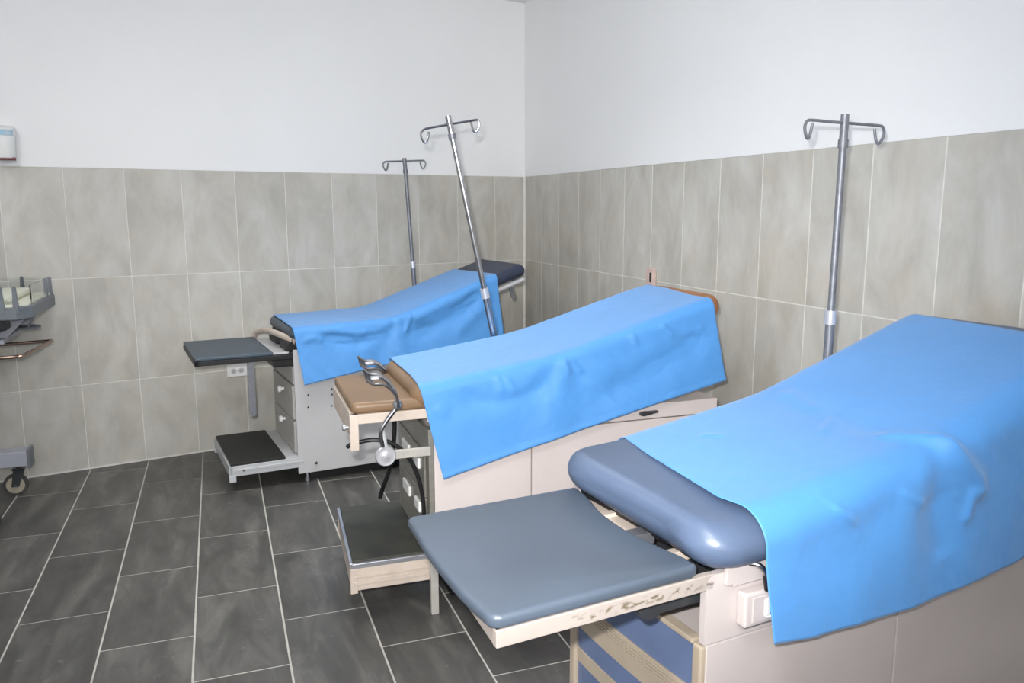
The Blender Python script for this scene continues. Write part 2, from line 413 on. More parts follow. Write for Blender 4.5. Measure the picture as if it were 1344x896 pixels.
# ------------------------------------------------------------------ soft shapes
def cushion(prof, u0, u1, v0, v1, th, r=0.03, nu=48, front=None, mt='tan', name='seat_cushion', parent=None, nose=None, rp0=None, rp1=None, label=None):
    """Padded slab that follows the height profile prof(u) along u; rolled edges (r) and rounded plan corners (rp0 foot, rp1 head)."""
    b = bmesh.new(); m_ = 56; rings = []; rh = min(r, th * 0.48)
    def section(ins, insh):
        w0, w1, h0, h1 = v0 + ins, v1 - ins, -th + insh, -insh
        rr = max(min(rh, (w1 - w0) / 2, (h1 - h0) / 2), 0.0005); rv = max(min(r * 1.3, (w1 - w0) / 2), 0.0005); pts = []
        for (cx, cy, a0) in ((w1 - rv, h1 - rr, 0), (w0 + rv, h1 - rr, 90), (w0 + rv, h0 + rr, 180), (w1 - rv, h0 + rr, 270)):
            for k in range(m_ // 4):
                a = math.radians(a0 + 90 * k / (m_ // 4 - 1)); pts.append((cx + rv * math.cos(a), cy + rr * math.sin(a)))
        return pts
    arc = lambda rad, x: rad - math.sqrt(max(0.0, rad * rad - (rad - x) ** 2)) if x < rad else 0.0
    rp0 = rp0 or r; rp1 = rp1 or r
    def zone(rp):
        L_ = max(rp, rh); return [L_ * (1 - math.cos(math.pi / 2 * k / 14)) for k in range(15)]
    st = [(u0 + x, arc(rp0, x), arc(rh, x)) for x in zone(rp0)]
    a0, a1 = u0 + max(rp0, rh), u1 - max(rp1, rh)
    st += [(a0 + (a1 - a0) * k / nu, 0, 0) for k in range(1, nu)]
    st += [(u1 - x, arc(rp1, x), arc(rh, x)) for x in zone(rp1)[::-1]]
    for u, c, ch in st:
        e = 0.004; dz = (prof(u + e) - prof(u - e)) / (2 * e); n = Vector((-dz, 0, 1)).normalized()
        base = Vector((u, 0, prof(u))); ring = []
        for v, h in section(c, ch):
            p = base + n * h + Vector((0, v, 0))
            if front:
                f = max(0.0, 1 - (u - u0) / 0.16); p.x += front((v - v0) / (v1 - v0)) * f * f * (3 - 2 * f)
            if nose: p.z += nose(u, v)
            ring.append(b.verts.new(p))
        rings.append(ring)
    k_ = len(rings[0])
    for A, B in zip(rings, rings[1:]):
        for k in range(k_): b.faces.new((A[k], A[(k + 1) % k_], B[(k + 1) % k_], B[k]))
    b.faces.new(rings[0][::-1]); b.faces.new(rings[-1])
    bmesh.ops.remove_doubles(b, verts=b.verts[:], dist=0.0002)
    bmesh.ops.recalc_face_normals(b, faces=b.faces[:])
    mb = MB(); mb.merge(b); mb.smooth = True
    return mb.build(name, mt, parent, label)

def drape(name, bed, prof, vn, vf, foot, head, hem, far_drop, flare, seed, label, creases=(), amp=1.0, rad=0.05, lift=0.006, hemline=False, sag=0.0, kink=0.55, nu=150, nt=130, hollow=None):
    """A thin cloth laid over the cushion: far side, top and the long near fall.
    foot / head give the cloth's end along u as functions of the across parameter; hem(u) is the near hem height."""
    verts = []; faces = []
    rv = lambda i: noise.noise(Vector((i * 3.1, seed, 0.5)))
    def path(u):
        zt = prof(u) + lift; zh = hem(u); r = rad
        pts = [(vf + 0.018, zt - far_drop), (vf + 0.014, zt - r - 0.01)]
        for k in range(7):
            a = math.pi / 2 * k / 6; pts.append((vf + 0.012 - r * 0.8 + r * 0.8 * math.cos(a), zt - r * 0.7 + r * 0.7 * math.sin(a)))
        for k in range(9):
            a = math.pi / 2 * k / 8; pts.append((vn - 0.012 + r - r * math.sin(a), zt - r + r * math.cos(a)))
        n = 8
        for k in range(1, n + 1):
            f = k / n; pts.append((vn - 0.012 - flare * f ** 1.3, zt - r + (zh - zt + r) * f))
        L = [0]
        for p, q in zip(pts, pts[1:]): L.append(L[-1] + math.hypot(q[0] - p[0], q[1] - p[1]))
        return pts, L
    for i in range(nu + 1):
        s = i / nu
        for j in range(nt + 1):
            t = j / nt
            a, c = foot(t), head(t); u = a + (c - a) * s
            pts, L = path(u); d = t * L[-1]; k = 0
            while k < len(L) - 2 and L[k + 1] < d: k += 1
            f = (d - L[k]) / max(L[k + 1] - L[k], 1e-6)
            v = pts[k][0] + (pts[k + 1][0] - pts[k][0]) * f; z = pts[k][1] + (pts[k + 1][1] - pts[k][1]) * f
            tx, tz = pts[k + 1][0] - pts[k][0], pts[k + 1][1] - pts[k][1]; l = math.hypot(tx, tz) or 1
            nv, nz = tz / l, -tx / l                       # outward: up on top, to -v on the near fall
            side = max(0.0, min(1.0, (prof(u) + lift - z) / 0.10)) if v < (vn + vf) / 2 else 0.0
            # broad folds and fine crinkles
            q = Vector((u * 3.2, t * 2.4, seed))
            h = 0.010 * side * noise.noise(q) + 0.004 * side * noise.noise(q * 2.7)
            rid = 1 - abs(noise.noise(Vector((u * 7 + z * 6, t * 5 - u * 3, seed + 4)))) * 2
            h += 0.0045 * max(0, rid) ** 3 * (0.25 + 0.75 * side) * amp
            rid = 1 - abs(noise.noise(Vector((u * 16, t * 13, seed + 9)))) * 2
            h += 0.0018 * max(0, rid) ** 4 * amp
            # pull folds that fan out from the bend of the backrest
            du = u - kink; dd = (prof(u) - z)
            if side > 0:
                ang = math.atan2(dd + 0.05, du + 1e-5)
                h += 0.010 * side * amp * math.exp(-(du * du + dd * dd) / 0.13) * math.sin(ang * 7 + seed)
            for ca, cw, pl in creases:
                best = 9.0; pos = 0.0; n_ = len(pl) - 1
                for g_ in range(n_):
                    (cu, ct), (eu, et) = pl[g_], pl[g_ + 1]
                    ex, ey = eu - cu, et - ct; px, py = u - cu, t - ct
                    g = max(0, min(1, (px * ex + py * ey) / (ex * ex + ey * ey))); ds = math.hypot(px - g * ex, py - g * ey)
                    if ds < best: best = ds; pos = (g_ + g) / n_
                if best < 3 * cw:
                    h += ca * math.exp(-(best / cw) ** 2) * min(1.0, 0.15 + pos * 5, 0.15 + (1 - pos) * 5)
            if hemline:
                dh = (1 - t) * L[-1]
                h += 0.0022 * (1 if dh < 0.016 else 0) - 0.0015 * math.exp(-((dh - 0.018) / 0.003) ** 2)
            h = max(h, -0.003 if side < 0.5 else (-0.007 if side < 1 else -0.011))
            x = u
            if hollow: z -= hollow(u, v, side)
            verts.append((x, v + nv * h, z + nz * h))
    for i in range(nu):
        for j in range(nt):
            a = i * (nt + 1) + j; faces.append((a, a + 1, a + nt + 2, a + nt + 1))
    me = bpy.data.meshes.new(name); me.from_pydata(verts, [], faces); me.update()
    o = link(name, me, 'cloth', None, None, True)
    o.location = bed.location; o.rotation_euler = bed.rotation_euler
    sd = o.modifiers.new('thickness', 'SOLIDIFY'); sd.thickness = 0.0016; sd.offset = 0
    return tag(o, label, 'drape', 'blue drapes on the exam tables')

def knob(mb, p, axis, r=0.014):
    a = Vector(axis); M = a.to_track_quat('Z', 'Y').to_matrix().to_4x4(); M.translation = Vector(p)
    mb.lathe([(r * 0.45, 0), (r * 0.45, r * 0.7), (r, r * 0.9), (r, r * 1.5), (r * 0.8, r * 1.75), (r * 0.2, r * 1.8)], M, 16)
    return mb

# ------------------------------------------------------------------ exam table 1 (grey, navy)
A1 = 6.6
bed1 = thing('exam_table', 'light grey exam table with navy cushions, in the corner by the back wall', 'exam table', (-1.80, -1.245, 0), A1, 'exam tables')
p1 = lambda u: sinterp(u, [(-0.2, 0.846), (0.02, 0.848), (0.55, 0.862), (1.30, 1.122), (1.6, 1.226)], 0.07)
W1 = 0.57
MB().box(0.02, 1.16, 0.015, W1 - 0.015, 0.115, 0.695, 0.004).build('cabinet_body', 'greydk', bed1)
sp = MB().box(0.0, 1.18, -0.006, 0.014, 0.055, 0.735, 0.003).build('side_panel', 'grey', bed1)
for (u, z) in [(0.068, 0.486), (0.196, 0.505), (0.065, 0.419), (0.192, 0.412), (0.196, 0.475)]:
    MB().cyl((u, -0.0085, z), (u, -0.005, z), 0.005, 10).build('screw', 'hole', sp)
knob(MB(), (0.092, -0.005, 0.108), (0, -1, 0), 0.009).build('bolt', 'chrome', sp)
MB().box(0.0, 1.18, W1 - 0.014, W1 + 0.006, 0.055, 0.735, 0.003).build('side_panel', 'grey', bed1)
MB().box(0.07, 1.12, 0.045, W1 - 0.045, 0.0, 0.12).build('plinth', 'black', bed1)
for v in (0.02, W1 - 0.03): 
    MB().lathe([(0.011, 0), (0.013, 0.004), (0.013, 0.02), (0.007, 0.024), (0.007, 0.14)], Matrix.Translation((0.05, v, 0))).build('levelling_foot', 'alu', bed1)
MB().box(-0.004, 0.03, 0.016, W1 - 0.016, 0.545, 0.64, 0.003).build('front_rail', 'greydk', bed1)
for z0, z1, kz in ((0.348, 0.535, 0.478), (0.165, 0.340, 0.305)):
    d = MB().box(-0.008, 0.03, 0.03, W1 - 0.02, z0, z1, 0.003).build('drawer', 'greydk', bed1)
    knob(MB(), (-0.008, 0.255, kz), (-1, 0, 0), 0.019).build('knob', 'white', d)
MB().box(0.0, 0.04, 0.016, W1 - 0.016, 0.115, 0.16, 0.002).build('front_sill', 'grey', bed1)
# leg rest
lr = MB().box(-0.485, -0.10, 0.004, 0.588, 0.712, 0.731, 0.006, 3).build('leg_rest', 'slate', bed1, 'dark slate pad of the pulled-out leg rest')
f = MB(); f.box(-0.487, 0.02, 0.0, 0.018, 0.688, 0.7125, 0.003); f.box(-0.487, 0.02, 0.574, 0.592, 0.688, 0.7125, 0.003); f.box(-0.487, -0.465, 0.0, 0.592, 0.688, 0.7125, 0.003); f.box(-0.465, -0.02, 0.05, 0.54, 0.694, 0.711)
f.build('leg_rest_frame', 'black', bed1)
MB().box(-0.0985, -0.015, 0.03, 0.56, 0.712, 0.722, 0.002).build('sliding_plate', 'grey', bed1)
MB().box(-0.10, 0.03, 0.02, 0.54, 0.645, 0.688, 0.006).build('leg_rest_carriage', 'black', bed1)
MB().box(-0.03, 0.03, 0.03, 0.20, 0.722, 0.775, 0.008).build('hinge_block', 'black', bed1)
MB().box(-0.03, 0.03, 0.30, 0.50, 0.722, 0.765, 0.008).build('hinge_block', 'black', bed1)
MB().prism([(-0.217 + 0.017 * math.cos(a), 0.415 + 0.017 * math.sin(a)) for a in [math.pi + k * math.pi / 8 for k in range(9)]] + [(-0.2, 0.688), (-0.234, 0.688)], 0.012, 0.024, 'y').build('support_bar', 'dullchrome', bed1)
MB().tube(smooth_path([(-0.10, 0.60, 0.728), (-0.085, 0.56, 0.762), (-0.06, 0.42, 0.787), (-0.035, 0.22, 0.795), (-0.01, 0.08, 0.788), (0.02, 0.02, 0.775)]), 0.014, 10, flat=1.3).build('front_hoop', 'cream', bed1)
# step
stp = MB().box(-0.345, -0.065, 0.0, 0.59, 0.148, 0.163, 0.003).build('step', 'rubber', bed1, 'black ribbed step pulled out at the foot')
f = MB(); f.box(-0.35, 0.04, -0.004, 0.006, 0.092, 0.147, 0.002); f.box(-0.35, 0.04, 0.584, 0.594, 0.092, 0.147, 0.002); f.box(-0.355, -0.34, -0.004, 0.594, 0.092, 0.147, 0.002)
f.box(-0.33, 0.03, -0.009, -0.004, 0.118, 0.13, 0.001)
f.build('step_frame', 'rail', stp)
MB().box(-0.064, 0.02, 0.006, 0.585, 0.146, 0.156, 0.002).build('step_plate', 'grey', stp)
for v in (-0.006, 0.584): MB().box(-0.357, -0.322, v, v + 0.012, 0.062, 0.10, 0.002).build('step_bracket', 'rail', stp)
knob(MB(), (-0.285, -0.009, 0.124), (0, -1, 0), 0.006).build('bolt', 'chrome', stp)
# cushions
cushion(p1, -0.012, 0.57, -0.008, W1 + 0.008, 0.06, 0.026, mt='slate', parent=bed1)
bc = cushion(p1, 0.575, 1.375, -0.008, W1 + 0.008, 0.075, 0.03, mt='navy', name='back_cushion', parent=bed1)
MB().box(0.0, 0.62, 0.02, W1 - 0.02, 0.735, 0.788, 0.004).build('seat_board', 'black', bed1)
bf = MB()
bf.tube([(0.60, 0.018, p1(0.60) - 0.10), (1.38, 0.018, p1(1.38) - 0.102)], 0.016, 12, flat=1.0); bf.tube([(0.60, W1 - 0.004, p1(0.60) - 0.10), (1.38, W1 - 0.004, p1(1.38) - 0.102)], 0.016, 12)
bf.tube([(1.372, 0.018, p1(1.372) - 0.102), (1.372, W1 - 0.004, p1(1.372) - 0.102)], 0.016, 12)
bf.build('back_frame', 'rail', bed1)
MB().prism([(1.285, 1.02), (1.315, 1.03), (1.335, 0.945), (1.325, 0.93), (1.310, 0.94)], 0.03, 0.036, 'y').build('bracket', 'dullchrome', bed1)
MB().prism([(0.62, 0.70), (1.0, 0.70), (1.14, 0.93), (0.62, 0.775)], 0.06, W1 - 0.06, 'y').build('back_support', 'greydk', bed1)

def lerp_t(tab): return lambda t: interp(t, tab)
drape('surgical_drape', bed1, p1, -0.008, W1 + 0.008, lerp_t([(0, 0.02), (0.2, 0.015), (0.58, 0.005), (0.68, 0.0), (1, 0.04)]),
      lerp_t([(0, 1.17), (0.2, 1.165), (0.6, 1.185), (1, 1.215)]), lambda u: interp(u, [(0, 0.545), (0.37, 0.603), (1.21, 0.722)]), 0.14, 0.035, 3.3,
      'blue drape over the grey exam table by the back wall',
      creases=[(-0.016, 0.045, [(1.084, 0.72), (0.967, 0.81), (0.788, 0.85), (0.641, 0.87)]), (0.012, 0.03, [(1.07, 0.70), (0.95, 0.735), (0.76, 0.76), (0.64, 0.785)]), (0.012, 0.014, [(0.645, 0.75), (0.638, 0.79), (0.615, 0.85)]), (-0.014, 0.03, [(0.14, 0.76), (0.34, 0.85), (0.5, 0.825)]), (0.009, 0.02, [(0.12, 0.735), (0.3, 0.78), (0.42, 0.80)]), (0.008, 0.016, [(0.04, 0.775), (0.118, 0.77), (0.16, 0.80)]), (0.010, 0.04, [(1.1, 0.80), (0.9, 0.93)])], amp=0.9, rad=0.036, kink=0.58)

# ------------------------------------------------------------------ exam table 2 (beige, tan)
A2 = -1.5
bed2 = thing('exam_table', 'beige exam table with tan cushions and chrome stirrups, in the middle', 'exam table', (-1.493, -2.882, 0), A2, 'exam tables')
p2 = lambda u: sinterp(u, [(-0.3, 0.842), (-0.04, 0.857), (0.24, 0.897), (0.51, 0.937), (1.08, 1.108), (1.4, 1.170)], 0.08)
W2 = 0.55
MB().box(0.016, 1.165, 0.008, W2 - 0.008, 0.19, 0.655, 0.003).build('cabinet_body', 'beige', bed2)
MB().box(0.016, 0.383, -0.004, 0.01, 0.185, 0.660, 0.002).build('side_panel', 'beige', bed2)
MB().box(0.387, 1.176, -0.004, 0.01, 0.185, 0.660, 0.002).build('side_panel', 'beige', bed2)
MB().box(0.016, 1.176, W2 - 0.01, W2 + 0.004, 0.185, 0.660, 0.002).build('side_panel', 'beige', bed2)
ud = MB().box(0.016, 1.176, -0.004, W2 + 0.004, 0.664, 0.722, 0.003).build('upper_drawer', 'beige', bed2)
f = MB(); f.prism([(0.826, 0.684), (0.84, 0.680), (0.86, 0.683), (0.903, 0.691), (0.903, 0.697), (0.865, 0.697), (0.84, 0.697), (0.828, 0.694)], -0.022, -0.004, 'y', 0.002); f.build('latch', 'dgrey', ud)
MB().box(0.10, 1.12, 0.12, W2 - 0.12, 0.0, 0.19).build('plinth', 'black', bed2)
for (u, v) in ((-0.004, -0.004), (-0.004, W2 - 0.024), (1.14, -0.004), (1.14, W2 - 0.024)):
    MB().box(u, u + 0.028, v, v + 0.028, 0.0, 0.20, 0.002).build('corner_leg', 'postmetal', bed2)
f = MB(); f.box(-0.004, 0.015, -0.004, 0.05, 0.2, 0.70, 0.002); f.box(-0.004, 0.015, W2 - 0.03, W2 + 0.004, 0.2, 0.70, 0.002); f.box(-0.003, 0.014, 0.05, W2 - 0.03, 0.60, 0.69, 0.002)
f.build('front_frame', 'steel', bed2)
for z0, z1 in ((0.43, 0.595), (0.235, 0.425)):
    d = MB().box(-0.008, 0.012, 0.055, W2 - 0.035, z0, z1, 0.003).build('drawer', 'steel', bed2)
    MB().box(-0.018, -0.007, 0.30, 0.42, z1 - 0.075, z1 - 0.035, 0.003).build('handle', 'white', d)
    MB().box(-0.018, -0.007, 0.12, 0.20, z1 - 0.075, z1 - 0.035, 0.003).build('label_holder', 'white', d)
# leg rest
def rrect(x0, x1, y0, y1, r, n=6):
    P = []
    for cx, cy, a0 in ((x1 - r, y1 - r, 0), (x0 + r, y1 - r, 90), (x0 + r, y0 + r, 180), (x1 - r, y0 + r, 270)):
        for k in range(n + 1):
            a = math.radians(a0 + 90 * k / n); P.append((cx + r * math.cos(a), cy + r * math.sin(a)))
    return P
def slab(mb, poly, z0, z1, r, n=5):
    """Padded slab: polygon with rolled top and bottom edges."""
    cx = sum(p[0] for p in poly) / len(poly); cy = sum(p[1] for p in poly) / len(poly)
    def inset(d):
        out = []; N = len(poly)
        for i, p in enumerate(poly):
            a = Vector(poly[i - 1]); b_ = Vector(p); c = Vector(poly[(i + 1) % N])
            t = (c - a).normalized(); nn = Vector((t.y, -t.x)); out.append((b_ - nn * d))
        return out
    b = bmesh.new(); rings = []
    lv = [(r * (1 - math.sin(math.pi / 2 * k / n)), z0 + r * (1 - math.cos(math.pi / 2 * k / n))) for k in range(n + 1)] + \
         [(r * (1 - math.cos(math.pi / 2 * k / n)), z1 - r * (1 - math.sin(math.pi / 2 * k / n))) for k in range(n + 1)]
    for d, z in lv: rings.append([b.verts.new((p.x, p.y, z)) for p in inset(d)])
    # gently crowned top
    k_ = len(poly)
    for A, B in zip(rings, rings[1:]):
        for k in range(k_): b.faces.new((A[k], A[(k + 1) % k_], B[(k + 1) % k_], B[k]))
    b.faces.new(rings[0][::-1]); b.faces.new(rings[-1]); bmesh.ops.recalc_face_normals(b, faces=b.faces[:])
    mb.smooth = True; return mb.merge(b)
lr = slab(MB(), rrect(-0.268, 0.02, 0.004, 0.50, 0.025), 0.775, 0.815, 0.016).build('leg_rest', 'tan', bed2, 'tan padded leg rest')
f = MB(); f.box(-0.268, 0.0, 0.0, 0.016, 0.742, 0.776, 0.002); f.box(-0.268, 0.0, 0.488, 0.504, 0.742, 0.776, 0.002); f.box(-0.272, -0.258, 0.0, 0.504, 0.690, 0.776, 0.002)
f.box(-0.276, -0.246, -0.002, 0.016, 0.650, 0.776, 0.002); f.box(-0.26, 0.0, 0.02, 0.485, 0.755, 0.774)
f.build('leg_rest_frame', 'cream', bed2)
knob(MB(), (-0.272, 0.07, 0.715), (-1, 0, 0), 0.012).build('leg_rest_knob', 'alu', bed2)
# cushions with the notch at the front
fr2 = lambda x: 0.075 * math.exp(-((x - 0.36) / 0.13) ** 2)
cushion(p2, -0.060, 0.515, -0.008, W2 + 0.008, 0.085, 0.036, front=fr2, mt='tan', parent=bed2, rp0=0.05)
cushion(p2, 0.52, 1.215, -0.008, W2 + 0.008, 0.085, 0.04, mt='brown', name='back_cushion', parent=bed2, rp1=0.13)
MB().box(0.0, 0.56, 0.02, W2 - 0.02, 0.722, 0.766, 0.003).build('seat_board', 'beige', bed2)
MB().prism([(0.56, 0.722), (0.85, 0.722), (0.95, 0.97), (0.56, 0.85)], 0.12, W2 - 0.12, 'y').build('back_support', 'greydk', bed2)
# step
stp = MB().prism([(-0.277, 0.055), (0.0, 0.055), (0.0, 0.60), (-0.252, 0.60)], 0.212, 0.226, 'z', 0.003).build('step', 'rubber2', bed2, 'dusty olive ribbed rubber step')
f = MB(); f.box(-0.28, 0.03, 0.045, 0.055, 0.115, 0.200, 0.002); f.box(-0.25, 0.03, 0.60, 0.61, 0.115, 0.200, 0.002); f.prism([(-0.285, 0.045), (-0.272, 0.045), (-0.247, 0.61), (-0.26, 0.61)], 0.115, 0.200, 'z', 0.002)
f.box(-0.278, 0.02, 0.039, 0.045, 0.138, 0.150, 0.001); f.box(-0.278, 0.02, 0.039, 0.045, 0.165, 0.172, 0.001); f.box(-0.245, 0.02, 0.055, 0.6, 0.196, 0.211)
f.build('step_frame', 'cream', stp)
f = MB(); f.box(-0.284, 0.02, 0.042, 0.056, 0.200, 0.218, 0.002); f.prism([(-0.289, 0.042), (-0.277, 0.042), (-0.252, 0.613), (-0.264, 0.613)], 0.200, 0.222, 'z', 0.002); f.build('step_trim', 'alu', stp)
for v, du in ((0.040, 0), (0.602, 0.026)): MB().box(-0.288 + du, -0.262 + du, v, v + 0.012, 0.106, 0.20, 0.002).build('step_bracket', 'cream', stp)

def stirrup(pt, rod, disc, flip=1):
    """Chrome heel cup on a bent rod."""
    root = MB().tube(smooth_path(rod, 6), 0.0075, 12).build('stirrup', 'chrome2', bed2)
    C_ = smooth_path([Vector((a, 0, z)) for a, z in pt[1]], 6); vm = pt[0]; n = len(C_) - 1; mm = 8
    def S(i, c):       # heel plate: a curved strip, dished across, wide at the toe and narrow at the joint
        a = i / n; wdt = 0.038 * (1.0 - 0.75 * a ** 2.2); p = C_[i]
        return Vector((p.x, vm + c * wdt, p.z + 0.012 * c * c * (1 - a) + 0.010 * c))
    b = bmesh.new(); g = [[b.verts.new(S(i, -1 + 2 * k / mm)) for k in range(mm + 1)] for i in range(n + 1)]
    for i in range(n):
        for k in range(mm):
            if 0.22 * n <= i <= 0.5 * n and 3 <= k <= 4: continue          # slot in the plate
            b.faces.new((g[i][k], g[i + 1][k], g[i + 1][k + 1], g[i][k + 1]))
    bmesh.ops.solidify(b, geom=b.faces[:], thickness=0.003)
    bmesh.ops.recalc_face_normals(b, faces=b.faces[:])
    mb = MB(); mb.merge(b); mb.smooth = True; mb.build('heel_cup', 'chrome2', root)
    for c in (-1, 1): MB().tube([S(k, c) for k in range(n + 1)], 0.0052, 8).build('rim', 'chrome2', root)
    mb = MB(); M = Matrix.Translation(Vector(rod[0]))
    mb.lathe([(0.004, -0.016), (0.013, -0.012), (0.017, 0), (0.014, 0.011), (0.005, 0.017)], M, 16); mb.build('ball_joint', 'dullchrome', root)
    if disc:
        mb = MB(); M = Matrix.Translation(Vector(rod[-1])) @ Matrix.Rotation(math.pi / 2, 4, 'X')
        mb.lathe([(0.02, -0.010), (0.036, -0.008), (0.037, 0.006), (0.033, 0.012), (0.024, 0.0105), (0.012, 0.014), (0.003, 0.016)], M, 24); mb.build('clamp_knob', 'collar', root)
        MB().cyl(Vector(rod[-1]) + Vector((0, 0, 0.03)), Vector(rod[-1]) + Vector((-0.010, 0, 0.092)), 0.010, 14).build('sleeve', 'rail', root)
        MB().box(-0.135, 0.0, -0.022, -0.014, 0.612, 0.645, 0.002).build('slide_arm', 'postmetal', root)
    return root
stirrup((-0.05, [(-0.226, 0.912), (-0.205, 0.898), (-0.175, 0.897), (-0.148, 0.882), (-0.125, 0.850), (-0.118, 0.815)]), [(-0.118, -0.045, 0.812), (-0.128, -0.045, 0.795), (-0.155, -0.045, 0.762), (-0.176, -0.045, 0.728), (-0.178, -0.042, 0.70), (-0.172, -0.036, 0.675), (-0.162, -0.030, 0.632)], True)
stirrup((0.50, [(-0.166, 0.858), (-0.140, 0.842), (-0.105, 0.842), (-0.075, 0.828), (-0.05, 0.80), (-0.045, 0.772)]), [(-0.045, 0.525, 0.770), (-0.055, 0.53, 0.74), (-0.07, 0.532, 0.69), (-0.06, 0.53, 0.65)], False)
# cords under the leg rest
MB().tube(smooth_path([(-0.285, 0.02, 0.660), (-0.265, 0.012, 0.672), (-0.195, -0.005, 0.684), (-0.13, -0.008, 0.664), (-0.075, -0.006, 0.605), (-0.043, 0.0, 0.53), (-0.026, 0.004, 0.44), (-0.022, 0.01, 0.33), (-0.02, 0.02, 0.245)]), 0.0075, 10).build('power_cord', 'black', bed2, 'black cord arching under the leg rest')
MB().tube(smooth_path([(-0.06, 0.34, 0.745), (-0.06, 0.345, 0.60), (-0.07, 0.40, 0.45), (-0.09, 0.47, 0.34), (-0.10, 0.49, 0.29)]), 0.009, 10).build('hose', 'black', bed2, 'short black hanging hose')

drape('surgical_drape', bed2, p2, -0.008, W2 + 0.008, lerp_t([(0, -0.03), (0.12, -0.034), (0.5, -0.028), (0.66, -0.036), (1, 0.038)]),
      lerp_t([(0, 1.15), (0.1, 1.148), (0.3, 1.150), (0.55, 1.125), (0.7, 1.135), (1, 1.184)]), lambda u: interp(u, [(0.03, 0.527), (0.38, 0.615), (0.85, 0.729), (1.184, 0.804)]), 0.12, 0.03, 8.1,
      'blue drape with a stitched hem over the tan exam table',
      creases=[(0.006, 0.010, [(0.245, 0.70), (0.268, 0.77)]), (0.006, 0.010, [(0.275, 0.71), (0.323, 0.79)]), (-0.008, 0.03, [(0.10, 0.74), (0.26, 0.80), (0.441, 0.80)]), (0.006, 0.010, [(0.50, 0.71), (0.53, 0.78)]), (0.006, 0.010, [(0.53, 0.715), (0.577, 0.79)]), (0.006, 0.010, [(0.776, 0.69), (0.80, 0.76)]), (0.006, 0.010, [(0.90, 0.70), (0.956, 0.77)]), (-0.014, 0.05, [(1.09, 0.80), (1.0, 0.83), (0.814, 0.88), (0.6, 0.90)]), (0.006, 0.02, [(1.0, 0.76), (1.06, 0.78), (1.09, 0.76)]), (0.005, 0.02, [(0.06, 0.78), (0.02, 0.74)])], amp=0.6, rad=0.042, hemline=True, kink=0.52)

# ------------------------------------------------------------------ exam table 3 (beige, slate blue)
A3 = 6.6
bed3 = thing('exam_table', 'beige exam table with slate blue cushions, nearest the camera', 'exam table', (-1.327, -4.336, 0), A3, 'exam tables')
p3 = lambda u: sinterp(u, [(-0.3, 0.878), (0.0, 0.880), (0.155, 0.890), (0.617, 0.955), (0.907, 1.042), (1.229, 1.140), (1.5, 1.20)], 0.07)
W3 = 0.53
WC = 0.492     # the cabinet is a little narrower than the cushions
MB().box(0.02, 1.22, 0.006, WC - 0.006, 0.09, 0.626, 0.003).build('cabinet_body', 'beige3', bed3)
MB().box(0.008, 0.568, -0.002, 0.012, 0.085, 0.628, 0.003).build('side_panel', 'beige3', bed3)
MB().box(0.571, 1.225, -0.002, 0.012, 0.085, 0.628, 0.003).build('side_panel', 'beige3', bed3)
MB().box(0.008, 1.225, WC - 0.012, WC + 0.002, 0.085, 0.628, 0.003).build('side_panel', 'beige3', bed3)
MB().box(0.08, 1.15, 0.05, WC - 0.05, 0.0, 0.09).build('plinth', 'black', bed3)
# upper housing: two cheeks with rounded front corners and a shelf between them
ck = [(0.0, 0.632), (1.2, 0.632), (1.2, 0.775), (0.02, 0.775)] + [(0.02 - 0.02 * math.sin(a), 0.755 + 0.02 * math.cos(a)) for a in [k * math.pi / 16 for k in range(9)]]
for v in (-0.004, W3 - 0.012): MB().prism(ck, v, v + 0.016, 'y').build('upper_cheek', 'beige3', bed3)
MB().box(0.04, 1.2, 0.012, W3 - 0.012, 0.764, 0.787, 0.003).build('seat_board', 'black', bed3)
f = MB(); f.prism([(0.042, 0.752), (0.052, 0.748), (0.06, 0.752), (0.06, 0.745), (0.20, 0.745), (0.20, 0.800), (0.042, 0.800)], -0.014, -0.005, 'y', 0.001); f.build('hinge_plate', 'beige3', bed3)
f = MB(); f.cyl((0.115, -0.02, 0.782), (0.120, -0.03, 0.776), 0.006, 12); f.tube(smooth_path([(0.100, -0.012, 0.784), (0.112, -0.026, 0.784), (0.122, -0.031, 0.772), (0.126, -0.031, 0.762)]), 0.005, 10)
lv = f.build('lever', 'chrome', bed3); MB().cyl((0.1255, -0.031, 0.763), (0.132, -0.031, 0.730), 0.006, 12).build('lever_grip', 'black', lv)
# power outlet on the cheek
ob = MB().box(0.078, 0.185, -0.030, -0.003, 0.658, 0.730, 0.006, 3).build('outlet_box', 'beige3', bed3)
MB().box(0.096, 0.180, -0.0325, -0.029, 0.668, 0.720, 0.001).build('outlet_plate', 'beige3', ob)
MB().box(0.125, 0.165, -0.0355, -0.031, 0.674, 0.714, 0.006).build('socket', 'white', ob)
for (u, z) in ((0.137, 0.703), (0.150, 0.703), (0.137, 0.684), (0.150, 0.684)): MB().box(u, u + 0.003, -0.0362, -0.0348, z - 0.004, z + 0.004).build('slot', 'hole', ob)
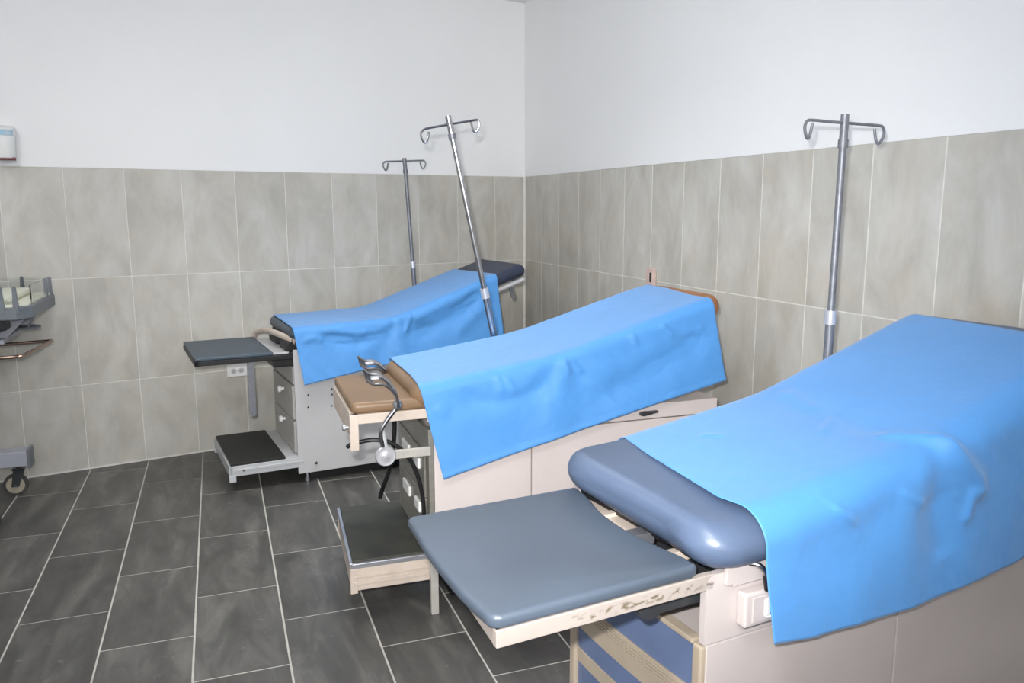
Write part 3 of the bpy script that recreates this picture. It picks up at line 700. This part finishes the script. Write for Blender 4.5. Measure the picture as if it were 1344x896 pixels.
# leg rest
front = [(-0.430, 0.478), (-0.440, 0.40), (-0.452, 0.30), (-0.460, 0.18), (-0.462, 0.10), (-0.457, 0.01)]
rear = [(-0.020, 0.003), (-0.018, 0.04), (-0.032, 0.12), (-0.040, 0.19), (-0.038, 0.26), (-0.028, 0.33), (-0.008, 0.40), (0.004, 0.468)]
outline = [tuple(p) for p in smooth_path([(x, y, 0) for x, y in front], 4)]
outline = [(p[0], p[1]) for p in outline] + [(-0.449, 0.001), (-0.436, -0.004), (-0.035, -0.004)] + [(p[0], p[1]) for p in smooth_path([(x, y, 0) for x, y in rear], 4)] + [(-0.004, 0.482), (-0.418, 0.486)]
lr = slab(MB(), outline, 0.776, 0.803, 0.010).build('leg_rest', 'bluepad', bed3, 'slate blue padded leg rest')
MB().box(-0.449, 0.02, -0.004, 0.012, 0.745, 0.777, 0.002).build('near_rail', 'chipped', bed3, 'cream rail with chipped rusty paint')
f = MB(); f.box(-0.40, 0.0, 0.452, 0.468, 0.745, 0.777, 0.002); f.prism([(-0.449, 0.0), (-0.433, 0.0), (-0.384, 0.468), (-0.400, 0.468)], 0.745, 0.777, 'z', 0.002); f.box(-0.39, -0.06, 0.012, 0.452, 0.762, 0.776); f.build('leg_rest_frame', 'chipped', bed3)
f = MB(); f.box(-0.10, 0.10, 0.03, 0.055, 0.703, 0.735, 0.002); f.build('slide_arm', 'dgrey', bed3)
f = MB(); M = Matrix.Translation((-0.105, 0.030, 0.722)) @ Matrix.Rotation(math.pi / 2, 4, 'X'); f.lathe([(0.018, -0.025), (0.026, -0.022), (0.027, 0.0), (0.024, 0.004), (0.004, 0.005)], M, 24); f.build('arm_pivot', 'dgrey', bed3)
for v in (0.12, 0.36): MB().box(-0.05, 0.12, v, v + 0.022, 0.748, 0.770, 0.002).build('slide_rail', 'cream', bed3)
MB().box(-0.05, 0.16, 0.02, 0.22, 0.735, 0.745).build('inner_tray', 'dgrey', bed3)
MB().box(-0.045, 0.16, 0.27, 0.47, 0.752, 0.762, 0.001).build('inner_plate', 'cream', bed3)
MB().box(-0.05, 0.05, 0.225, 0.262, 0.745, 0.772, 0.001).build('cross_bar', 'dullchrome', bed3)
# curved drawers
def arc_front(z0, z1, u_base, bulge, v0, v1, th=0.012, n=16):
    P = [(u_base - bulge * (1 - ((2 * k / n) - 1) ** 2), v0 + (v1 - v0) * k / n) for k in range(n + 1)]
    Q = [(x + th, v) for x, v in P][::-1]
    return P + Q
DV0, DV1 = 0.028, WC - 0.026
face = lambda u, z0, z1, name, mt, parent: MB().prism(arc_front(0, 0, u, 0.007, DV0, DV1), z0, z1, 'z').build(name, mt, parent)
d1 = face(0.008, 0.520, 0.619, 'drawer', 'bluedr', bed3)
d2 = face(0.008, 0.388, 0.445, 'drawer', 'bluedr', bed3)
d3 = face(0.008, 0.175, 0.352, 'drawer', 'bluedr', bed3)
for d, z0, z1 in ((d1, 0.446, 0.519), (d2, 0.353, 0.387)): face(0.004, z0, z1, 'pull_strip', 'trimbeige', d)
for k in range(4): face(-0.001, 0.490 + k * 0.0075, 0.4945 + k * 0.0075, 'rib', 'trimbeige', d1)
MB().box(-0.003, 0.022, DV0, DV1, 0.620, 0.631, 0.002).build('top_strip', 'trimbeige', bed3)
for v0, v1 in ((0.0, 0.028), (WC - 0.026, WC)): MB().box(-0.004, 0.022, v0, v1, 0.10, 0.626, 0.006, 3).build('corner_strip', 'trimbeige', bed3)
stp = MB().box(-0.20, 0.02, 0.05, WC - 0.02, 0.155, 0.172, 0.003).build('step', 'alu', bed3, 'grey metal step below the blue drawers')
MB().box(-0.20, 0.02, 0.045, WC - 0.015, 0.11, 0.155, 0.003).build('step_frame', 'trimbeige', stp)
# cushions
fr3 = lambda x: 0.030 * math.exp(-((x - 0.48) / 0.24) ** 2)
no3 = lambda u, v: (0.010 - 0.022 * math.exp(-((v + 0.03) / 0.10) ** 2)) * max(0, 1 - max(0, u) / 0.35) - 0.012 * math.exp(-((v + 0.03) / 0.07) ** 2) * max(0, min(1, u / 0.12))
cushion(p3, -0.026, 0.60, -0.038, W3 + 0.014, 0.094, 0.046, front=fr3, mt='blue', parent=bed3, nose=no3, rp0=0.095)
cushion(p3, 0.605, 1.288, -0.03, W3 + 0.014, 0.09, 0.042, rp1=0.07, mt='blue', name='back_cushion', parent=bed3)
MB().prism([(0.62, 0.785), (0.9, 0.785), (1.05, 0.98), (0.62, 0.86)], 0.10, W3 - 0.10, 'y').build('back_support', 'dgrey', bed3)
drape('surgical_drape', bed3, p3, -0.034, W3 + 0.014, lerp_t([(0, 0.165), (0.12, 0.168), (0.3, 0.135), (0.62, 0.095), (0.7, 0.105), (1, 0.118)]),
      lerp_t([(0, 1.238), (0.15, 1.238), (0.5, 1.212), (1, 1.20)]), lambda u: interp(u, [(0.1, 0.640), (0.23, 0.620), (0.53, 0.614), (0.98, 0.650), (1.3, 0.69)]), 0.12, 0.02, 5.7,
      'blue drape over the slate blue exam table nearest the camera',
      creases=[(0.005, 0.02, [(0.66, 0.18), (0.60, 0.36)]), (-0.004, 0.03, [(0.62, 0.40), (0.58, 0.56)]), (0.010, 0.016, [(0.56, 0.56), (0.61, 0.63), (0.675, 0.70)]), (0.016, 0.022, [(0.625, 0.640), (0.675, 0.705), (0.73, 0.77), (0.742, 0.82)]), (0.009, 0.014, [(0.712, 0.775), (0.69, 0.86)]), (-0.007, 0.05, [(0.60, 0.76), (0.63, 0.92)]), (0.006, 0.010, [(0.29, 0.728), (0.355, 0.78)]), (0.006, 0.010, [(0.48, 0.733), (0.56, 0.778)]), (0.004, 0.010, [(0.60, 0.41), (0.50, 0.47)]), (0.004, 0.010, [(0.30, 0.28), (0.34, 0.33)])], amp=0.42, rad=0.075, kink=0.62, nu=190, nt=160)

# ------------------------------------------------------------------ IV poles clamped to the far side of each table
def iv_pole(bed, v, base, top, collar_z, join_z, bar, r, mt, label):
    """base/top: (u, z) of the rod axis; bar: two (u, z) ends of the hook bar."""
    a = math.degrees(bed.rotation_euler.z)
    foot = base
    d = ((top[0] - base[0]) / (top[1] - base[1]))
    at = lambda z: base[0] + d * (z - base[1])
    z0 = 0.66
    ca, sa = math.cos(bed.rotation_euler.z), math.sin(bed.rotation_euler.z)
    o = thing('iv_pole', label, 'pole', (bed.location.x + ca * at(z0) - sa * v, bed.location.y + sa * at(z0) + ca * v, z0), a, 'drip poles')
    q = lambda u, z, dv=0.0: (u - at(z0), dv, z - z0)
    MB().cyl(q(at(z0), z0), q(at(collar_z), collar_z), r * 1.28).build('lower_tube', mt if mt != 'chrome' else 'chrome', o)
    MB().cyl(q(at(collar_z - 0.02), collar_z - 0.02), q(at(collar_z + 0.022), collar_z + 0.022), r * 1.55).build('collar', 'collar', o)
    MB().cyl(q(at(collar_z), collar_z), q(at(join_z), join_z), r).build('upper_rod', mt, o)
    MB().cyl(q(at(join_z - 0.012), join_z - 0.012), q(at(join_z + 0.012), join_z + 0.012), r * 1.38).build('coupling', 'dullchrome', o)
    MB().cyl(q(at(join_z), join_z), q(at(top[1]), top[1]), r * 1.12).build('head_sleeve', mt, o)
    zb = (bar[0][1] + bar[1][1]) / 2; um = at(zb); hb = r * 0.42
    for (bu, bz), s in ((bar[0], -1), (bar[1], 1)):
        zs = lambda u: zb + (bz - zb) * ((u - um) / (bu - um)) if abs(u - um) <= abs(bu - um) else bz
        P = [q(um, zb), q(um + (bu - um) * 0.4, zs(um + (bu - um) * 0.4)), q(bu - s * 0.026, zs(bu - s * 0.026))]
        for dx, dz, dv in ((0.008, -0.0035, 0), (0.0, -0.018, 0), (0.004, -0.036, 0.001), (0.014, -0.050, 0.003), (0.024, -0.047, 0.005), (0.031, -0.028, 0.006), (0.035, -0.008, 0.006)):
            P.append(q(bu - s * dx, bz + dz, dv))
        P = P[:1] + smooth_path(P[1:], 5)
        MB().tube(P, hb, 8).build('hook', mt, o)
    # clamp on the table edge
    MB().box(-0.025, 0.025, -0.03, 0.022, 0.0, 0.06, 0.004).build('clamp', 'dgrey', o)
    return o
iv_pole(bed1, W1 + 0.05, (0.912, 0.995), (0.865, 1.777), 1.112, 1.694, ((0.726, 1.752), (1.005, 1.766)), 0.011, 'dullchrome', 'grey drip pole standing behind the farthest blue drape')
iv_pole(bed2, W2 + 0.05, (0.433, 0.925), (0.242, 1.843), 1.109, 1.760, ((0.128, 1.786), (0.376, 1.834)), 0.0115, 'chrome', 'leaning shiny chrome drip pole between the first two beds')
iv_pole(bed3, W3 + 0.05, (0.956, 1.021), (0.965, 1.738), 1.145, 1.655, ((0.808, 1.716), (1.135, 1.712)), 0.0105, 'dullchrome', 'upright grey drip pole behind the nearest blue drape')

# ------------------------------------------------------------------ infant warmer at the left edge
wm = thing('infant_warmer', 'wheeled infant warmer with clear sided tray at the left edge', 'infant bed', (-3.30, -1.10, 0), 0)
OX, OY = 3.30, 1.10
Q = lambda x, y, z: (x + OX, y + OY, z)
def wbox(x0, x1, y0, y1, z0, z1, bev, name, mt, parent=wm, label=None):
    return MB().box(x0 + OX, x1 + OX, y0 + OY, y1 + OY, z0, z1, bev).build(name, mt, parent, label)
wbox(-3.75, -3.115, -0.96, -0.86, 0.165, 0.245, 0.006, 'base_beam', 'cribl')
wbox(-3.75, -3.172, -1.50, -1.40, 0.165, 0.245, 0.006, 'base_beam', 'cribl')
for x, y in ((-3.122, -0.965), (-3.179, -1.505)): wbox(x, x + 0.014, y, y + 0.11, 0.155, 0.252, 0.003, 'beam_cap', 'crib')
wbox(-3.75, -3.62, -1.40, -0.96, 0.165, 0.245, 0.006, 'cross_beam', 'cribl')
wbox(-3.74, -3.60, -1.25, -1.10, 0.245, 0.86, 0.012, 'column', 'cribl')
for x, y in ((-3.195, -0.90), (-3.212, -1.43), (-3.69, -0.90), (-3.69, -1.43)):
    ca = MB(); M = Matrix.Translation(Q(x, y, 0.058)) @ Matrix.Rotation(math.pi / 2, 4, 'X')
    ca.lathe([(0.03, -0.014), (0.056, -0.014), (0.058, -0.008), (0.058, 0.008), (0.056, 0.014), (0.03, 0.014)], M, 28)
    c = ca.build('caster', 'tyre', wm)
    MB().lathe([(0.008, -0.0155), (0.043, -0.0155), (0.045, 0), (0.043, 0.0155), (0.008, 0.0155)], M, 24).build('wheel_disc', 'wheel', c)
    f = MB()
    for s in (-1, 1): f.prism([(x + OX - 0.018, 0.05), (x + OX + 0.018, 0.05), (x + OX + 0.045, 0.142), (x + OX - 0.002, 0.142)], y + OY + s * 0.021 - 0.002, y + OY + s * 0.021 + 0.002, 'y')
    f.box(x + OX - 0.01, x + OX + 0.05, y + OY - 0.023, y + OY + 0.023, 0.138, 0.146); f.build('fork', 'dgrey', c)
    MB().cyl(Q(x + 0.02, y, 0.14), Q(x + 0.02, y, 0.17), 0.012).build('stem', 'bronze', c)
    MB().cyl(Q(x, y - 0.026, 0.058), Q(x, y + 0.026, 0.058), 0.007, 10).build('axle', 'chrome', c)
# tray with cut corners
tr = [(-3.70, -1.38), (-3.02, -1.38), (-2.965, -1.31), (-2.955, -0.78), (-2.99, -0.75), (-3.70, -0.75)]
tr = [(x + OX, y + OY) for x, y in tr]
MB().prism(tr, 0.972, 1.030, 'z', 0.005).build('tray', 'crib', wm)
MB().prism([(p[0] * 0.985 - 0.01, p[1] * 0.95) for p in tr], 1.030, 1.042, 'z', 0.002).build('tray_liner', 'mattress', wm)
wbox(-3.66, -3.05, -1.31, -0.83, 1.042, 1.075, 0.012, 'mattress', 'mattress')
for x, y, ly in ((-3.02, -1.366, 0), (-3.075, -1.372, 0), (-2.972, -0.80, 1), (-2.975, -0.90, 1), (-3.6, -1.372, 0), (-3.6, -0.765, 0), (-3.1, -0.765, 0)):
    f = MB()
    if ly: f.prism([(y + OY - 0.012, 1.02), (y + OY + 0.012, 1.02), (y + OY + 0.008, 1.118), (y + OY + 0.002, 1.124), (y + OY - 0.006, 1.118)], x + OX - 0.006, x + OX + 0.010, 'x', 0.002)
    else: f.prism([(x + OX - 0.013, 1.0), (x + OX + 0.013, 1.0), (x + OX + 0.006, 1.122), (x + OX, 1.128), (x + OX - 0.008, 1.122)], y + OY - 0.010, y + OY + 0.008, 'y', 0.002)
    f.build('panel_clip', 'crib', wm)
wbox(-2.979, -2.974, -1.26, -0.80, 1.030, 1.120, 0.001, 'side_panel', 'lens', label='clear acrylic tray side')
wbox(-3.66, -3.03, -1.362, -1.357, 1.030, 1.120, 0.001, 'side_panel', 'lens', label='clear acrylic tray side')
wbox(-3.66, -3.02, -0.776, -0.771, 1.030, 1.120, 0.001, 'side_panel', 'lens', label='clear acrylic tray side')
wbox(-3.30, -3.07, -1.36, -1.26, 0.925, 0.972, 0.004, 'control_box', 'black')
f = MB(); f.box(-3.62 + OX, -3.10 + OX, -1.28 + OY, -0.90 + OY, 0.85, 0.872, 0.004); f.build('tilt_plate', 'cribl', wm)
for y in (-1.22, -0.95):
    MB().prism([(-3.16 + OX, 0.86), (-3.11 + OX, 0.86), (-3.0 + OX, 0.975), (-3.05 + OX, 0.975)], y + OY, y + OY + 0.02, 'y', 0.002).build('tray_strut', 'cribl', wm)
MB().lathe([(0.02, 0), (0.055, 0.006), (0.06, 0.016), (0.05, 0.016), (0.015, 0.01)], Matrix.Translation(Q(-3.03, -1.12, 0.895)), 20).build('cable_dish', 'crib', wm)
MB().cyl(Q(-3.03, -1.12, 0.90), Q(-2.99, -1.10, 0.975), 0.005, 8).build('dish_stem', 'crib', wm)
MB().tube(smooth_path([Q(-3.60, -1.30, 0.800), Q(-3.20, -1.36, 0.800), Q(-3.045, -1.36, 0.802), Q(-3.015, -1.34, 0.804), Q(-2.955, -1.03, 0.815), Q(-2.97, -1.0, 0.815), Q(-3.05, -0.995, 0.812), Q(-3.60, -1.02, 0.80)], 6), 0.0085, 10).build('push_rail', 'bronze', wm)

# ------------------------------------------------------------------ on the walls
def on_back(s, z, out=0.0): return Vector((0, 0, z)) + WD * s + WN * out
# soap dispenser
ds = thing('soap_dispenser', 'white soap dispenser with blue label on the wall above the tiles', 'dispenser', on_back(3.205, 1.73, 0.003), math.degrees(WANG))
b = bmesh.new(); prof = [(0.0, 0.092, 0.046), (0.02, 0.097, 0.050), (0.12, 0.104, 0.054), (0.15, 0.100, 0.053), (0.162, 0.085, 0.046)]; rings = []
for z, dp, hw in prof:
    ring = [(-hw, 0.0), (-hw, -dp * 0.75)] + [(hw * math.cos(a), -dp * 0.75 - dp * 0.25 * math.sin(a)) for a in [math.pi - k * math.pi / 10 for k in range(1, 10)]] + [(hw, -dp * 0.75), (hw, 0.0)]
    rings.append([b.verts.new((x, y, z)) for x, y in ring])
for A, B in zip(rings, rings[1:]):
    for k in range(len(A)): b.faces.new((A[k], A[(k + 1) % len(A)], B[(k + 1) % len(A)], B[k]))
b.faces.new(rings[0][::-1]); b.faces.new(rings[-1]); bmesh.ops.recalc_face_normals(b, faces=b.faces[:])
mb = MB(); mb.merge(b); mb.smooth = True; mb.build('dispenser_body', 'white', ds)
MB().prism([(-0.030, -0.1005), (-0.030, -0.103), (0.0, -0.110), (0.030, -0.103), (0.044, -0.094), (0.044, -0.0915), (0.0, -0.1075)], 0.112, 0.140, 'z').build('label', 'lightblue', ds)
MB().box(-0.045, 0.045, -0.088, -0.01, -0.010, 0.003, 0.003).build('push_bar', 'red', ds)
# power outlet
po = thing('power_outlet', 'white double power outlet low on the tiled back wall', 'outlet', on_back(2.101, 0.447, 0.0), math.degrees(WANG))
MB().box(-0.061, 0.061, -0.007, -0.0008, 0.0, 0.074, 0.003).build('cover_plate', 'white', po)
for x in (-0.022, 0.022):
    s_ = MB().lathe([(0.016, 0), (0.016, 0.003), (0.014, 0.004)], Matrix.Translation((x, -0.0065, 0.037)) @ Matrix.Rotation(math.pi / 2, 4, 'X'), 20).build('socket', 'grey', po)
    for dx in (-0.006, 0.004): MB().box(x + dx, x + dx + 0.002, -0.0112, -0.0102, 0.034, 0.044).build('slot', 'hole', s_)
# pink wall box above the tan head cushion
pb = thing('wall_box', 'small pink box with dark slot on the wall above the tan bed', 'wall box', (-0.0012, -1.85, 1.05), 0)
MB().box(-0.022, 0.0, -0.036, 0.036, 0.0, 0.105, 0.003).build('box_body', 'pink', pb)
MB().box(-0.0235, -0.021, -0.022, -0.004, 0.035, 0.085, 0.0005).build('slot', 'hole', pb)
